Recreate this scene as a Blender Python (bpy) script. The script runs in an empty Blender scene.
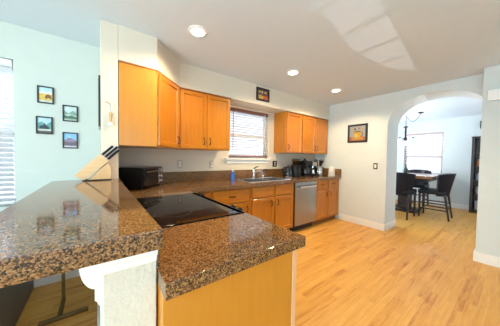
import bpy, bmesh, math, random
from mathutils import Matrix, Vector
random.seed(7)
S = bpy.context.scene
COL = S.collection
PI = math.pi

# ------------------------------------------------------------------ camera
F_PX, YAW, PITCH, ROLL = 202.724, 0.64507, 0.02857, 0.01577
cam_d = bpy.data.cameras.new('camera')
cam_d.sensor_width = 36.0
cam_d.lens = F_PX / 500.0 * 36.0
cam_d.clip_start = 0.02
cam = bpy.data.objects.new('camera', cam_d)
COL.objects.link(cam)
fw = Vector((math.sin(YAW) * math.cos(PITCH), math.cos(YAW) * math.cos(PITCH), -math.sin(PITCH)))
rt = Vector((math.cos(YAW), -math.sin(YAW), 0))
up = rt.cross(fw)
r_ = rt * math.cos(ROLL) + up * math.sin(ROLL)
u_ = -rt * math.sin(ROLL) + up * math.cos(ROLL)
M = Matrix.Identity(4)
for i in range(3):
    M[i][0], M[i][1], M[i][2] = r_[i], u_[i], -fw[i]
M.translation = (-4.0884, -2.8803, 1.2801)
cam.matrix_world = M
S.camera = cam

# ------------------------------------------------------------------ colour management, sky, daylight
S.view_settings.view_transform = 'Standard'
S.view_settings.look = 'None'
S.view_settings.gamma = 1.0
S.view_settings.use_curve_mapping = False
S.view_settings.exposure = 0.54
W = bpy.data.worlds.new('sky')
S.world = W
W.use_nodes = True
bgn = W.node_tree.nodes['Background']
bgn.inputs['Color'].default_value = (0.76, 0.86, 1.0, 1)
bgn.inputs['Strength'].default_value = 1.3


def area(name, loc, direction, sx, sy, power, color):
    d = bpy.data.lights.new(name, 'AREA')
    d.shape = 'RECTANGLE'
    d.size, d.size_y, d.energy, d.color = sx, sy, power, color
    o = bpy.data.objects.new(name, d)
    COL.objects.link(o)
    o.location = loc
    o.rotation_euler = Vector(direction).to_track_quat('-Z', 'Y').to_euler()
    return o


# daylight by the windows in view, and fill lamps added at unseen openings
area('rear_fill_light', (-4.5, -4.62, 1.2), (0, 1, 0.12), 2.6, 1.8, 17, (0.74, 0.91, 1.0))  # added fill lamp behind the camera, in an invented opening
area('west_fill_light', (-7.1, -2.9, 1.1), (1, -0.25, 0.5), 2.6, 1.4, 130, (0.70, 0.91, 0.98))  # added cool fill from an unseen opening, aimed up at the ceiling
area('left_window_daylight', (-5.12, 1.0, 3.0), (0, -0.75, -1), 1.2, 1.0, 650, (0.86, 0.95, 1.0))
area('kitchen_window_daylight', (-1.925, 0.9, 3.1), (0, -0.6, -1), 1.2, 0.9, 230, (0.86, 0.94, 1.0))
area('dining_window_daylight', (4.6, -1.14, 3.0), (-0.7, 0, -1), 0.9, 1.2, 420, (0.86, 0.94, 1.0))
area('dining_right_fill_light', (2.1, -4.40, 1.6), (0, 1, 0.8), 1.9, 1.3, 14, (0.78, 0.89, 1.0))  # added weak fill from the unseen right side of the dining room
area('dining_left_fill_light', (1.75, 0.10, 1.35), (0, -1, 0.6), 1.5, 1.3, 66, (0.82, 0.91, 1.0))  # added dining room fill, hidden behind the arch jamb in an invented doorway
# sunlight thrown back up through the dining window by something shiny outdoors
sd = bpy.data.lights.new('reflected_sunlight', 'SUN')
sd.energy, sd.angle, sd.color = 1.7, math.radians(0.1), (0.92, 0.96, 1.0)
so = bpy.data.objects.new('reflected_sunlight', sd)
COL.objects.link(so)
so.rotation_euler = Vector((-1, -0.112, 0.160)).to_track_quat('-Z', 'Y').to_euler()


# ------------------------------------------------------------------ materials
def nodes_of(name):
    m = bpy.data.materials.new(name)
    m.use_nodes = True
    nt = m.node_tree
    return m, nt, nt.nodes['Principled BSDF']


def ramp(nt, stops):
    n = nt.nodes.new('ShaderNodeValToRGB')
    cr = n.color_ramp
    while len(cr.elements) < len(stops):
        cr.elements.new(0.5)
    for e, (p, c) in zip(cr.elements, stops):
        e.position = p
        e.color = (*c, 1)
    return n


def noise(nt, coord, scale, detail=3, rough=0.5, vec_scale=None):
    n = nt.nodes.new('ShaderNodeTexNoise')
    n.inputs['Scale'].default_value = scale
    n.inputs['Detail'].default_value = detail
    n.inputs['Roughness'].default_value = rough
    if vec_scale:
        mp = nt.nodes.new('ShaderNodeMapping')
        mp.inputs['Scale'].default_value = vec_scale
        nt.links.new(coord, mp.inputs['Vector'])
        coord = mp.outputs['Vector']
    nt.links.new(coord, n.inputs['Vector'])
    return n


def position(nt):
    return nt.nodes.new('ShaderNodeNewGeometry').outputs['Position']


def objco(nt):
    return nt.nodes.new('ShaderNodeTexCoord').outputs['Object']


def plain(name, col, rough=0.5, metal=0.0, spec=0.5, vary=0.06, nscale=9.0, bump=0.0, bscale=120.0, bdist=0.004, coat=0.0, emit=None):
    """A single-colour surface with a little procedural variation (and optional bump)."""
    m, nt, b = nodes_of(name)
    co = objco(nt)
    n = noise(nt, co, nscale, 3)
    lo = tuple(c * (1 - vary) for c in col)
    hi = tuple(min(1, c * (1 + vary)) for c in col)
    rp = ramp(nt, [(0.3, lo), (0.7, hi)])
    nt.links.new(n.outputs['Fac'], rp.inputs['Fac'])
    nt.links.new(rp.outputs['Color'], b.inputs['Base Color'])
    b.inputs['Roughness'].default_value = rough
    b.inputs['Metallic'].default_value = metal
    b.inputs['Specular IOR Level'].default_value = spec
    b.inputs['Coat Weight'].default_value = coat
    if bump:
        n2 = noise(nt, co, bscale, 4, 0.6)
        bp = nt.nodes.new('ShaderNodeBump')
        bp.inputs['Strength'].default_value = bump
        bp.inputs['Distance'].default_value = bdist
        nt.links.new(n2.outputs['Fac'], bp.inputs['Height'])
        nt.links.new(bp.outputs['Normal'], b.inputs['Normal'])
    if emit:
        b.inputs['Emission Color'].default_value = (*emit[0], 1)
        b.inputs['Emission Strength'].default_value = emit[1]
    return m


def wood(name, c1, c2, axis=2, rough=0.35, scale=5.0, stretch=14.0, coat=0.0):
    m, nt, b = nodes_of(name)
    co = objco(nt)
    vs = [stretch] * 3
    vs[axis] = 1.0
    n = noise(nt, co, scale, 5, 0.6, vs)
    n2 = noise(nt, co, 2.2, 2, 0.5)
    mx = nt.nodes.new('ShaderNodeMath')
    mx.operation = 'MULTIPLY_ADD'
    mx.inputs[1].default_value = 0.55
    nt.links.new(n.outputs['Fac'], mx.inputs[0])
    m2 = nt.nodes.new('ShaderNodeMath')
    m2.operation = 'MULTIPLY'
    m2.inputs[1].default_value = 0.45
    nt.links.new(n2.outputs['Fac'], m2.inputs[0])
    nt.links.new(m2.outputs[0], mx.inputs[2])
    rp = ramp(nt, [(0.3, c1), (0.7, c2)])
    nt.links.new(mx.outputs[0], rp.inputs['Fac'])
    nt.links.new(rp.outputs['Color'], b.inputs['Base Color'])
    b.inputs['Roughness'].default_value = rough
    b.inputs['Coat Weight'].default_value = coat
    b.inputs['Coat Roughness'].default_value = 0.15
    return m


def granite(name, rough=0.07):
    m, nt, b = nodes_of(name)
    p = position(nt)
    v = nt.nodes.new('ShaderNodeTexVoronoi')
    v.inputs['Scale'].default_value = 265
    v.inputs['Randomness'].default_value = 1.0
    nt.links.new(p, v.inputs['Vector'])
    sep = nt.nodes.new('ShaderNodeSeparateColor')
    nt.links.new(v.outputs['Color'], sep.inputs['Color'])
    rp = ramp(nt, [(0.0, (0.010, 0.008, 0.006)), (0.25, (0.028, 0.016, 0.010)), (0.43, (0.115, 0.055, 0.022)),
                   (0.62, (0.235, 0.116, 0.044)), (0.82, (0.34, 0.182, 0.072)), (0.97, (0.42, 0.27, 0.135))])
    n = noise(nt, p, 60, 3, 0.6)
    ad = nt.nodes.new('ShaderNodeMath')
    ad.operation = 'MULTIPLY_ADD'
    ad.inputs[1].default_value = 0.7
    nt.links.new(sep.outputs['Red'], ad.inputs[0])
    m2 = nt.nodes.new('ShaderNodeMath')
    m2.operation = 'MULTIPLY'
    m2.inputs[1].default_value = 0.32
    nt.links.new(n.outputs['Fac'], m2.inputs[0])
    nt.links.new(m2.outputs[0], ad.inputs[2])
    nt.links.new(ad.outputs[0], rp.inputs['Fac'])
    # thin grout joints of the 305 mm granite tiles
    sx = nt.nodes.new('ShaderNodeSeparateXYZ')
    nt.links.new(p, sx.inputs[0])
    fac = None
    for ax, off in (('X', 0.145), ('Y', 0.075)):
        a = nt.nodes.new('ShaderNodeMath')
        a.operation = 'ADD'
        a.inputs[1].default_value = 100 * 0.305 + off
        nt.links.new(sx.outputs[ax], a.inputs[0])
        w = nt.nodes.new('ShaderNodeMath')
        w.operation = 'MODULO'
        w.inputs[1].default_value = 0.305
        nt.links.new(a.outputs[0], w.inputs[0])
        c = nt.nodes.new('ShaderNodeMath')
        c.operation = 'LESS_THAN'
        c.inputs[1].default_value = 0.0022
        nt.links.new(w.outputs[0], c.inputs[0])
        if fac is None:
            fac = c
        else:
            mxx = nt.nodes.new('ShaderNodeMath')
            mxx.operation = 'MAXIMUM'
            nt.links.new(fac.outputs[0], mxx.inputs[0])
            nt.links.new(c.outputs[0], mxx.inputs[1])
            fac = mxx
    mix = nt.nodes.new('ShaderNodeMix')
    mix.data_type = 'RGBA'
    nt.links.new(fac.outputs[0], mix.inputs['Factor'])
    nt.links.new(rp.outputs['Color'], mix.inputs['A'])
    mix.inputs['B'].default_value = (0.16, 0.10, 0.06, 1)
    nt.links.new(mix.outputs['Result'], b.inputs['Base Color'])
    b.inputs['Roughness'].default_value = rough
    b.inputs['Specular IOR Level'].default_value = 0.6
    return m


def floor_wood(name):
    m, nt, b = nodes_of(name)
    p = position(nt)
    sx = nt.nodes.new('ShaderNodeSeparateXYZ')
    nt.links.new(p, sx.inputs[0])

    def mth(op, a, bb=None, c=None):
        n = nt.nodes.new('ShaderNodeMath')
        n.operation = op
        for k, val in enumerate((a, bb, c)):
            if val is None:
                continue
            if isinstance(val, (int, float)):
                n.inputs[k].default_value = val
            else:
                nt.links.new(val, n.inputs[k])
        return n.outputs[0]
    RW, PL = 0.060, 0.75
    yr = mth('DIVIDE', sx.outputs['Y'], RW)
    row = mth('FLOOR', yr)
    wn = nt.nodes.new('ShaderNodeTexWhiteNoise')
    wn.noise_dimensions = '1D'
    nt.links.new(row, wn.inputs['W'])
    xs = mth('ADD', mth('DIVIDE', sx.outputs['X'], PL), mth('MULTIPLY', wn.outputs['Value'], 7.3))
    pk = mth('FLOOR', xs)
    cmb = nt.nodes.new('ShaderNodeCombineXYZ')
    nt.links.new(row, cmb.inputs['X'])
    nt.links.new(pk, cmb.inputs['Y'])
    w2 = nt.nodes.new('ShaderNodeTexWhiteNoise')
    w2.noise_dimensions = '2D'
    nt.links.new(cmb.outputs[0], w2.inputs['Vector'])
    # grain, shifted on each plank
    off = nt.nodes.new('ShaderNodeVectorMath')
    off.operation = 'ADD'
    sc = nt.nodes.new('ShaderNodeVectorMath')
    sc.operation = 'SCALE'
    sc.inputs['Scale'].default_value = 9.0
    nt.links.new(w2.outputs['Color'], sc.inputs[0])
    nt.links.new(p, off.inputs[0])
    nt.links.new(sc.outputs[0], off.inputs[1])
    g = noise(nt, off.outputs[0], 3.2, 6, 0.62, (1.0, 11.0, 1.0))
    g.inputs['Distortion'].default_value = 0.6
    val = mth('MULTIPLY_ADD', w2.outputs['Value'], 0.22, mth('MULTIPLY', g.outputs['Fac'], 0.80))
    rp = ramp(nt, [(0.16, (0.24, 0.06, 0.010)), (0.29, (0.48, 0.18, 0.03)), (0.44, (0.66, 0.32, 0.062)), (0.75, (0.78, 0.43, 0.105))])
    nt.links.new(val, rp.inputs['Fac'])
    e1 = mth('LESS_THAN', mth('FRACT', yr), 0.02)
    e2 = mth('LESS_THAN', mth('FRACT', xs), 0.0022)
    e = mth('MULTIPLY', mth('MAXIMUM', e1, e2), 0.45)
    mix = nt.nodes.new('ShaderNodeMix')
    mix.data_type = 'RGBA'
    nt.links.new(e, mix.inputs['Factor'])
    nt.links.new(rp.outputs['Color'], mix.inputs['A'])
    mix.inputs['B'].default_value = (0.15, 0.06, 0.02, 1)
    nt.links.new(mix.outputs['Result'], b.inputs['Base Color'])
    b.inputs['Roughness'].default_value = 0.36
    b.inputs['Specular IOR Level'].default_value = 0.3
    return m


def glass(name, tint=(1, 1, 1), mixf=0.12, rough=0.02):
    m = bpy.data.materials.new(name)
    m.use_nodes = True
    nt = m.node_tree
    nt.nodes.remove(nt.nodes['Principled BSDF'])
    out = nt.nodes['Material Output']
    t = nt.nodes.new('ShaderNodeBsdfTransparent')
    t.inputs['Color'].default_value = (*tint, 1)
    g = nt.nodes.new('ShaderNodeBsdfGlossy')
    g.inputs['Roughness'].default_value = rough
    fr = nt.nodes.new('ShaderNodeFresnel')
    fr.inputs['IOR'].default_value = 1.45
    mx = nt.nodes.new('ShaderNodeMixShader')
    nt.links.new(fr.outputs[0], mx.inputs[0])
    nt.links.new(t.outputs[0], mx.inputs[1])
    nt.links.new(g.outputs[0], mx.inputs[2])
    nt.links.new(mx.outputs[0], out.inputs['Surface'])
    return m


def translucent(name, col, f=0.5):
    m = bpy.data.materials.new(name)
    m.use_nodes = True
    nt = m.node_tree
    nt.nodes.remove(nt.nodes['Principled BSDF'])
    out = nt.nodes['Material Output']
    d = nt.nodes.new('ShaderNodeBsdfDiffuse')
    d.inputs['Color'].default_value = (*col, 1)
    t = nt.nodes.new('ShaderNodeBsdfTranslucent')
    t.inputs['Color'].default_value = (*col, 1)
    mx = nt.nodes.new('ShaderNodeMixShader')
    mx.inputs[0].default_value = f
    nt.links.new(d.outputs[0], mx.inputs[1])
    nt.links.new(t.outputs[0], mx.inputs[2])
    nt.links.new(mx.outputs[0], out.inputs['Surface'])
    return m


def lamp_mat(name, col, strength):
    m = bpy.data.materials.new(name)
    m.use_nodes = True
    nt = m.node_tree
    nt.nodes.remove(nt.nodes['Principled BSDF'])
    e = nt.nodes.new('ShaderNodeEmission')
    e.inputs['Color'].default_value = (*col, 1)
    e.inputs['Strength'].default_value = strength
    nt.links.new(e.outputs[0], nt.nodes['Material Output'].inputs['Surface'])
    return m


def brushed(name, col, rough=0.28):
    m, nt, b = nodes_of(name)
    co = objco(nt)
    n = noise(nt, co, 18, 4, 0.6, (1.0, 1.0, 0.03))
    rp = ramp(nt, [(0.3, tuple(c * 0.85 for c in col)), (0.7, col)])
    nt.links.new(n.outputs['Fac'], rp.inputs['Fac'])
    nt.links.new(rp.outputs['Color'], b.inputs['Base Color'])
    b.inputs['Metallic'].default_value = 1.0
    b.inputs['Roughness'].default_value = rough
    return m


MAT = dict(
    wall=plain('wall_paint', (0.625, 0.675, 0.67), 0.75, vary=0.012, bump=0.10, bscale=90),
    beige=plain('lamp_warmed_wall_paint', (0.68, 0.62, 0.51), 0.75, vary=0.012, bump=0.10, bscale=90),  # warm lamp cast put into the kitchen wall and soffit colour
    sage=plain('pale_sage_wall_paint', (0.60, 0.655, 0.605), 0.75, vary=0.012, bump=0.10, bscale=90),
    knock=plain('textured_plaster', (0.64, 0.61, 0.505), 0.8, vary=0.02, nscale=30, bump=0.7, bscale=62, bdist=0.006),
    ceil=plain('ceiling_paint', (0.65, 0.735, 0.80), 0.85, vary=0.012, bump=0.15, bscale=140),
    trim=plain('white_trim', (0.82, 0.81, 0.78), 0.4, vary=0.015),
    floor=floor_wood('oak_floor'),
    maple=wood('maple', (0.39, 0.120, 0.004), (0.52, 0.195, 0.008), 2, 0.30, 4.0, 12.0, 0.25),
    maple_h=wood('maple_horizontal', (0.39, 0.120, 0.004), (0.52, 0.195, 0.008), 0, 0.30, 4.0, 12.0, 0.25),
    maple_pale=wood('maple_panel', (0.49, 0.188, 0.016), (0.57, 0.242, 0.028), 2, 0.32, 3.0, 9.0, 0.2),
    maple_dark=wood('maple_edge', (0.24, 0.075, 0.012), (0.34, 0.12, 0.02), 0, 0.4, 4.0, 10.0),
    strip=wood('pale_edge_strip', (0.62, 0.36, 0.18), (0.72, 0.46, 0.26), 2, 0.4, 4.0, 10.0),
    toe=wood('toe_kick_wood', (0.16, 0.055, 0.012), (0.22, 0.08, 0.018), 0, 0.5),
    granite=granite('granite_tile'),
    steel=brushed('brushed_steel', (0.42, 0.42, 0.43), 0.24),
    chrome=plain('chrome', (0.80, 0.80, 0.80), 0.10, 1.0, vary=0.02),
    sink=plain('sink_steel', (0.66, 0.66, 0.66), 0.22, 1.0, vary=0.04),
    black=plain('black_plastic', (0.006, 0.006, 0.007), 0.3, vary=0.2, spec=0.3),
    blackgloss=plain('black_gloss', (0.008, 0.008, 0.010), 0.06, vary=0.1, spec=0.6),
    cooktop=plain('ceramic_glass', (0.006, 0.005, 0.005), 0.03, vary=0.1, spec=0.2),
    ring=plain('burner_mark', (0.075, 0.07, 0.066), 0.12, vary=0.1),
    iron=plain('dark_bronze', (0.030, 0.024, 0.020), 0.38, 0.7, vary=0.2),
    brass=plain('antique_brass', (0.20, 0.135, 0.055), 0.35, 0.9, vary=0.15),
    walnut=wood('dark_walnut', (0.075, 0.058, 0.048), (0.14, 0.112, 0.095), 2, 0.5, 6.0, 16.0),
    table=wood('table_top_wood', (0.20, 0.085, 0.04), (0.34, 0.15, 0.075), 1, 0.25, 4.0, 12.0, 0.3),
    leather=plain('black_leather', (0.007, 0.007, 0.013), 0.36, spec=0.3, vary=0.3, nscale=40, bump=0.15, bscale=200),
    chairleg=wood('espresso_wood', (0.018, 0.012, 0.012), (0.035, 0.024, 0.022), 2, 0.35),
    block=wood('beech_block', (0.66, 0.42, 0.20), (0.80, 0.57, 0.32), 0, 0.4, 4.0, 9.0),
    block2=wood('beech_block_base', (0.62, 0.37, 0.16), (0.75, 0.50, 0.26), 2, 0.4, 4.0, 9.0),
    handle=plain('navy_handle', (0.004, 0.007, 0.022), 0.35, spec=0.25, vary=0.2),
    glass=glass('window_glass'),
    clear=glass('clear_glass', (0.92, 0.95, 0.96)),
    smoke=glass('smoked_glass', (0.55, 0.42, 0.30)),
    slat=translucent('blind_slat', (0.88, 0.89, 0.90), 0.5),
    rust=wood('blind_wood', (0.20, 0.075, 0.05), (0.30, 0.13, 0.09), 0, 0.5),
    rosewood=wood('pinkish_wood', (0.44, 0.31, 0.30), (0.54, 0.40, 0.38), 1, 0.5),
    vinyl=plain('window_vinyl', (0.60, 0.60, 0.62), 0.4, vary=0.03),
    bulb=lamp_mat('lamp_glow', (1.0, 0.90, 0.74), 9.0),
    opal=translucent('opal_glass', (0.90, 0.92, 0.95), 0.5),
    blue=plain('blue_soap', (0.02, 0.15, 0.55), 0.12, vary=0.1),
    ceramic=plain('white_ceramic', (0.80, 0.77, 0.72), 0.25, vary=0.03),
    cork=plain('light_wood_grip', (0.62, 0.36, 0.15), 0.45, vary=0.1),
    white=plain('white_plastic', (0.85, 0.85, 0.84), 0.35, vary=0.02),
    frame=plain('black_frame', (0.015, 0.017, 0.020), 0.30, vary=0.1),
    almond=plain('almond_plate', (0.55, 0.48, 0.38), 0.4, vary=0.05),
    beans=plain('coffee_beans', (0.16, 0.08, 0.04), 0.6, vary=0.5, nscale=120),
    green=plain('dark_green_glass', (0.03, 0.05, 0.04), 0.15, vary=0.2),
)
PC = {}


def paint(rgb):
    k = tuple(round(c, 3) for c in rgb)
    if k not in PC:
        PC[k] = plain('print_colour', k, 0.55, vary=0.12, nscale=60)
    return PC[k]


# ------------------------------------------------------------------ mesh helper
INV = {}


class B:
    def __init__(self):
        self.bm = bmesh.new()
        self.mi = 0

    def _new(self, f0):
        for f in list(self.bm.faces)[f0:]:
            f.material_index = self.mi

    def box(self, x0, x1, y0, y1, z0, z1, bev=0.0, seg=1):
        f0 = len(self.bm.faces)
        g = bmesh.ops.create_cube(self.bm, size=1.0)
        vs = g['verts']
        for v in vs:
            v.co = Vector(((x0 + x1) / 2 + v.co.x * (x1 - x0), (y0 + y1) / 2 + v.co.y * (y1 - y0), (z0 + z1) / 2 + v.co.z * (z1 - z0)))
        if bev:
            es = list({e for v in vs for e in v.link_edges})
            bmesh.ops.bevel(self.bm, geom=es, offset=bev, segments=seg, profile=0.5, affect='EDGES')
        self._new(f0)
        return self

    def poly(self, pts, extr, bev=0.0):
        """closed polygon (3D points) extruded by vector extr"""
        f0 = len(self.bm.faces)
        vs = [self.bm.verts.new(p) for p in pts]
        f = self.bm.faces.new(vs)
        g = bmesh.ops.extrude_face_region(self.bm, geom=[f])
        nv = [x for x in g['geom'] if isinstance(x, bmesh.types.BMVert)]
        bmesh.ops.translate(self.bm, verts=nv, vec=Vector(extr))
        if bev:
            es = list({e for v in vs + nv for e in v.link_edges})
            bmesh.ops.bevel(self.bm, geom=es, offset=bev, segments=2, profile=0.5, affect='EDGES')
        fs = list(self.bm.faces)[f0:]
        bmesh.ops.recalc_face_normals(self.bm, faces=fs)
        self._new(f0)
        return self

    def cyl(self, p0, p1, r0, r1=None, n=16):
        f0 = len(self.bm.faces)
        r1 = r0 if r1 is None else r1
        p0, p1 = Vector(p0), Vector(p1)
        d = p1 - p0
        g = bmesh.ops.create_cone(self.bm, cap_ends=True, segments=n, radius1=r0, radius2=r1, depth=d.length)
        q = d.to_track_quat('Z', 'Y').to_matrix().to_4x4()
        q.translation = (p0 + p1) / 2
        bmesh.ops.transform(self.bm, matrix=q, verts=g['verts'])
        self._new(f0)
        return self

    def lathe(self, prof, c, n=24, axis=None):
        """profile [(radius, height)] about an axis (z by default) through c"""
        f0 = len(self.bm.faces)
        c = Vector(c)
        q = Vector(axis).to_track_quat('Z', 'Y') if axis else None
        rings = []
        for r, z in prof:
            ring = []
            for k in range(n):
                a = 2 * PI * k / n
                v = Vector((max(r, 1e-5) * math.cos(a), max(r, 1e-5) * math.sin(a), z))
                if q:
                    v = q @ v
                ring.append(self.bm.verts.new(c + v))
            rings.append(ring)
        for a, b in zip(rings, rings[1:]):
            for k in range(n):
                self.bm.faces.new((a[k], a[(k + 1) % n], b[(k + 1) % n], b[k]))
        self.bm.faces.new(list(reversed(rings[0])))
        self.bm.faces.new(rings[-1])
        self._new(f0)
        return self

    def tube(self, pts, r, n=8):
        """round bar through the points, r may be a list"""
        f0 = len(self.bm.faces)
        pts = [Vector(p) for p in pts]
        rs = r if isinstance(r, (list, tuple)) else [r] * len(pts)
        rings = []
        ref = None
        for i, p in enumerate(pts):
            t = (pts[min(i + 1, len(pts) - 1)] - pts[max(i - 1, 0)]).normalized()
            if ref is None:
                ref = Vector((0, 0, 1)) if abs(t.z) < 0.9 else Vector((1, 0, 0))
            a = (ref - t * ref.dot(t)).normalized()
            ref = a
            b = t.cross(a)
            rings.append([self.bm.verts.new(p + (a * math.cos(2 * PI * k / n) + b * math.sin(2 * PI * k / n)) * rs[i]) for k in range(n)])
        for a, b in zip(rings, rings[1:]):
            for k in range(n):
                self.bm.faces.new((a[k], a[(k + 1) % n], b[(k + 1) % n], b[k]))
        self.bm.faces.new(list(reversed(rings[0])))
        self.bm.faces.new(rings[-1])
        bmesh.ops.recalc_face_normals(self.bm, faces=list(self.bm.faces)[f0:])
        self._new(f0)
        return self

    def grid_slab(self, xs, ys, keep, z0, z1, bev=0.0):
        """slab out of the cells keep(x, y) says; holes stay open"""
        f0 = len(self.bm.faces)
        V = {}

        def vv(i, j):
            if (i, j) not in V:
                V[i, j] = self.bm.verts.new((xs[i], ys[j], z0))
            return V[i, j]
        fs = []
        for i in range(len(xs) - 1):
            for j in range(len(ys) - 1):
                if keep((xs[i] + xs[i + 1]) / 2, (ys[j] + ys[j + 1]) / 2):
                    fs.append(self.bm.faces.new((vv(i, j), vv(i + 1, j), vv(i + 1, j + 1), vv(i, j + 1))))
        g = bmesh.ops.extrude_face_region(self.bm, geom=fs)
        nv = [x for x in g['geom'] if isinstance(x, bmesh.types.BMVert)]
        bmesh.ops.translate(self.bm, verts=nv, vec=(0, 0, z1 - z0))
        bmesh.ops.recalc_face_normals(self.bm, faces=list(self.bm.faces)[f0:])
        if bev:
            es = [e for e in self.bm.edges if len(e.link_faces) == 2 and abs(e.calc_face_angle(0)) > 1.0
                  and all(abs(v.co.z - z1) < 1e-6 for v in e.verts)]
            bmesh.ops.bevel(self.bm, geom=es, offset=bev, segments=2, profile=0.5, affect='EDGES')
        self._new(f0)
        return self

    def xf(self, m):
        bmesh.ops.transform(self.bm, matrix=m, verts=self.bm.verts)
        return self

    def build(self, name, mat, parent=None, smooth=True, **props):
        me = bpy.data.meshes.new(name)
        if parent is not None:
            bmesh.ops.transform(self.bm, matrix=INV[parent.name], verts=self.bm.verts)
        self.bm.to_mesh(me)
        self.bm.free()
        for m in (mat if isinstance(mat, (list, tuple)) else [mat]):
            me.materials.append(MAT[m] if isinstance(m, str) else m)
        if smooth:
            for p in me.polygons:
                p.use_smooth = True
            me.set_sharp_from_angle(angle=math.radians(32))
        o = bpy.data.objects.new(name, me)
        COL.objects.link(o)
        if parent is not None:
            o.parent = parent
            INV[o.name] = INV[parent.name]
        else:
            INV[o.name] = Matrix.Identity(4)
        if smooth:
            wn = o.modifiers.new('weighted_normals', 'WEIGHTED_NORMAL')
            wn.keep_sharp = True
            wn.weight = 100
        for k, v in props.items():
            o[k] = v
        return o


def tag(o, label, cat, group=None):
    o['label'], o['category'] = label, cat
    if group:
        o['group'] = group
    return o


def thing(name, label, cat, loc=(0, 0, 0), rz=0.0, group=None):
    """an Empty at the thing's base; its parts are modelled in world coordinates and follow it"""
    o = bpy.data.objects.new(name, None)
    COL.objects.link(o)
    o.empty_display_size = 0.05
    o.location = loc
    o.rotation_euler = (0, 0, rz)
    INV[o.name] = (Matrix.Translation(loc) @ Matrix.Rotation(rz, 4, 'Z')).inverted()
    return tag(o, label, cat, group)


def struct(o):
    o['kind'] = 'structure'
    return o


def copy_tree(o, parent=None):
    c = o.copy()
    COL.objects.link(c)
    c.parent = parent
    for ch in list(o.children):
        copy_tree(ch, c)
    return c


H = 2.436
DS = -0.3326         # face of the soffit
XS = -3.937          # kitchen face of the stub wall / half wall
YS = -0.7017         # end of the stub wall

# ------------------------------------------------------------------ the shell
struct(B().box(-7.3, 3.75, -4.85, 0.16, -0.1, 0.0).build('floor', 'floor'))
struct(B().box(-7.3, 3.75, -4.85, 0.16, H, H + 0.12).build('ceiling', 'ceil'))


def wall_with_hole(name, axis, c0, c1, a0, a1, holes, mat='wall'):
    """axis 'y': wall in the x-z plane, thickness c0..c1 in y; holes (a0, a1, z0, z1)"""
    us = sorted({a0, a1, *[h[0] for h in holes], *[h[1] for h in holes]})
    zs = sorted({0.0, H, *[h[2] for h in holes], *[h[3] for h in holes]})
    b = B()
    b.grid_slab(us, zs, lambda u, z: not any(h[0] < u < h[1] and h[2] < z < h[3] for h in holes), 0, c1 - c0)
    for v in b.bm.verts:
        u, z, t = v.co
        v.co = (u, c0 + t, z) if axis == 'y' else (c0 + t, u, z)
    bmesh.ops.recalc_face_normals(b.bm, faces=b.bm.faces)
    return struct(b.build(name, mat, smooth=False))


KW = (-2.36, -1.49, 1.26, 2.10)
LW = (-5.55, -4.69, 0.80, 2.125)
DW = (-1.59, -0.70, 0.86, 2.07)
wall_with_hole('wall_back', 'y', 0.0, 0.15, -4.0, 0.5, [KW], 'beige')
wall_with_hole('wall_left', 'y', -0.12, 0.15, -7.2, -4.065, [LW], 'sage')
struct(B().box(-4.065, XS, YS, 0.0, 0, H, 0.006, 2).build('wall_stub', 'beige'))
# soffit over the cabinets and the window
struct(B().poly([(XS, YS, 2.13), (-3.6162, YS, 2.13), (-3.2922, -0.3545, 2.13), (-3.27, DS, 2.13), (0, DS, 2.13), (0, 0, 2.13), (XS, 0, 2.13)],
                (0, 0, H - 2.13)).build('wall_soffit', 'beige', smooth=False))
# half wall that carries the bar, with a white moulding as its cap
struct(B().box(-4.08, XS, -2.19, YS, 0, 0.945, 0.006, 2).build('wall_half', 'knock'))
b = B()
b.box(-4.086, XS, -2.198, YS, 0.945, 0.968, 0.005, 2)
b.box(-4.092, XS, -2.207, YS, 0.966, 1.012, 0.004, 2)
struct(b.build('trim_1', 'trim'))

# arch wall: 0.5 m thick, elliptical head
YC, AW, ZS, AR = -2.06, 0.594, 1.86, 0.455
pts = [(0, 0.0, 0), (0, 0.0, H), (0, -3.6, H), (0, -3.6, 0), (0, YC - AW, 0)]
NA = 36
for k in range(NA + 1):
    a = PI - PI * k / NA
    cs, sn = math.cos(a), math.sin(a)
    e = 0.92
    pts.append((0, YC + AW * math.copysign(abs(cs) ** e, cs), ZS + AR * abs(sn) ** e))
pts.append((0, YC + AW, 0))
b = B()
b.poly(pts, (0.5, 0, 0))
aw = struct(b.build('wall_arch', 'wall'))
struct(B().box(-0.236, 0.0, -4.7, -2.576, 0, H, 0.006, 2).build('wall_right', 'wall'))
# walls out of the frame
wall_with_hole('wall_rear', 'y', -4.85, -4.7, -7.2, 0.0, [(-5.9, -3.1, 0.25, 2.15)])
wall_with_hole('wall_west', 'x', -7.3, -7.2, -4.85, 0.0, [(-4.25, -1.55, 0.35, 1.9)])
# dining room
wall_with_hole('wall_dining', 'x', 3.59, 3.75, -4.6, 0.16, [DW])
wall_with_hole('wall_dining_left', 'y', 0.0, 0.16, 0.5, 3.59, [(0.95, 2.55, 0.12, 2.15)])
wall_with_hole('wall_dining_right', 'y', -4.6, -4.45, 0.5, 3.59, [(1.0, 3.1, 0.4, 2.2)])
struct(B().box(0.4, 0.5, -4.6, -3.6, 0, H).build('wall_dining_near', 'wall'))


# baseboards
def baseboard(name, segs):
    b = B()
    for (x0, x1, y0, y1) in segs:
        b.box(x0, x1, y0, y1, 0, 0.105, 0.003)
        ex = 0.004
        # ogee top bead, thinner than the board
        if abs(x1 - x0) < abs(y1 - y0):
            b.box(x0 + ex * (x0 > 0.3 or False), x1, y0, y1, 0.105, 0.125, 0.004, 2)
        else:
            b.box(x0, x1, y0, y1, 0.105, 0.125, 0.004, 2)
    return struct(b.build(name, 'trim'))


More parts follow.
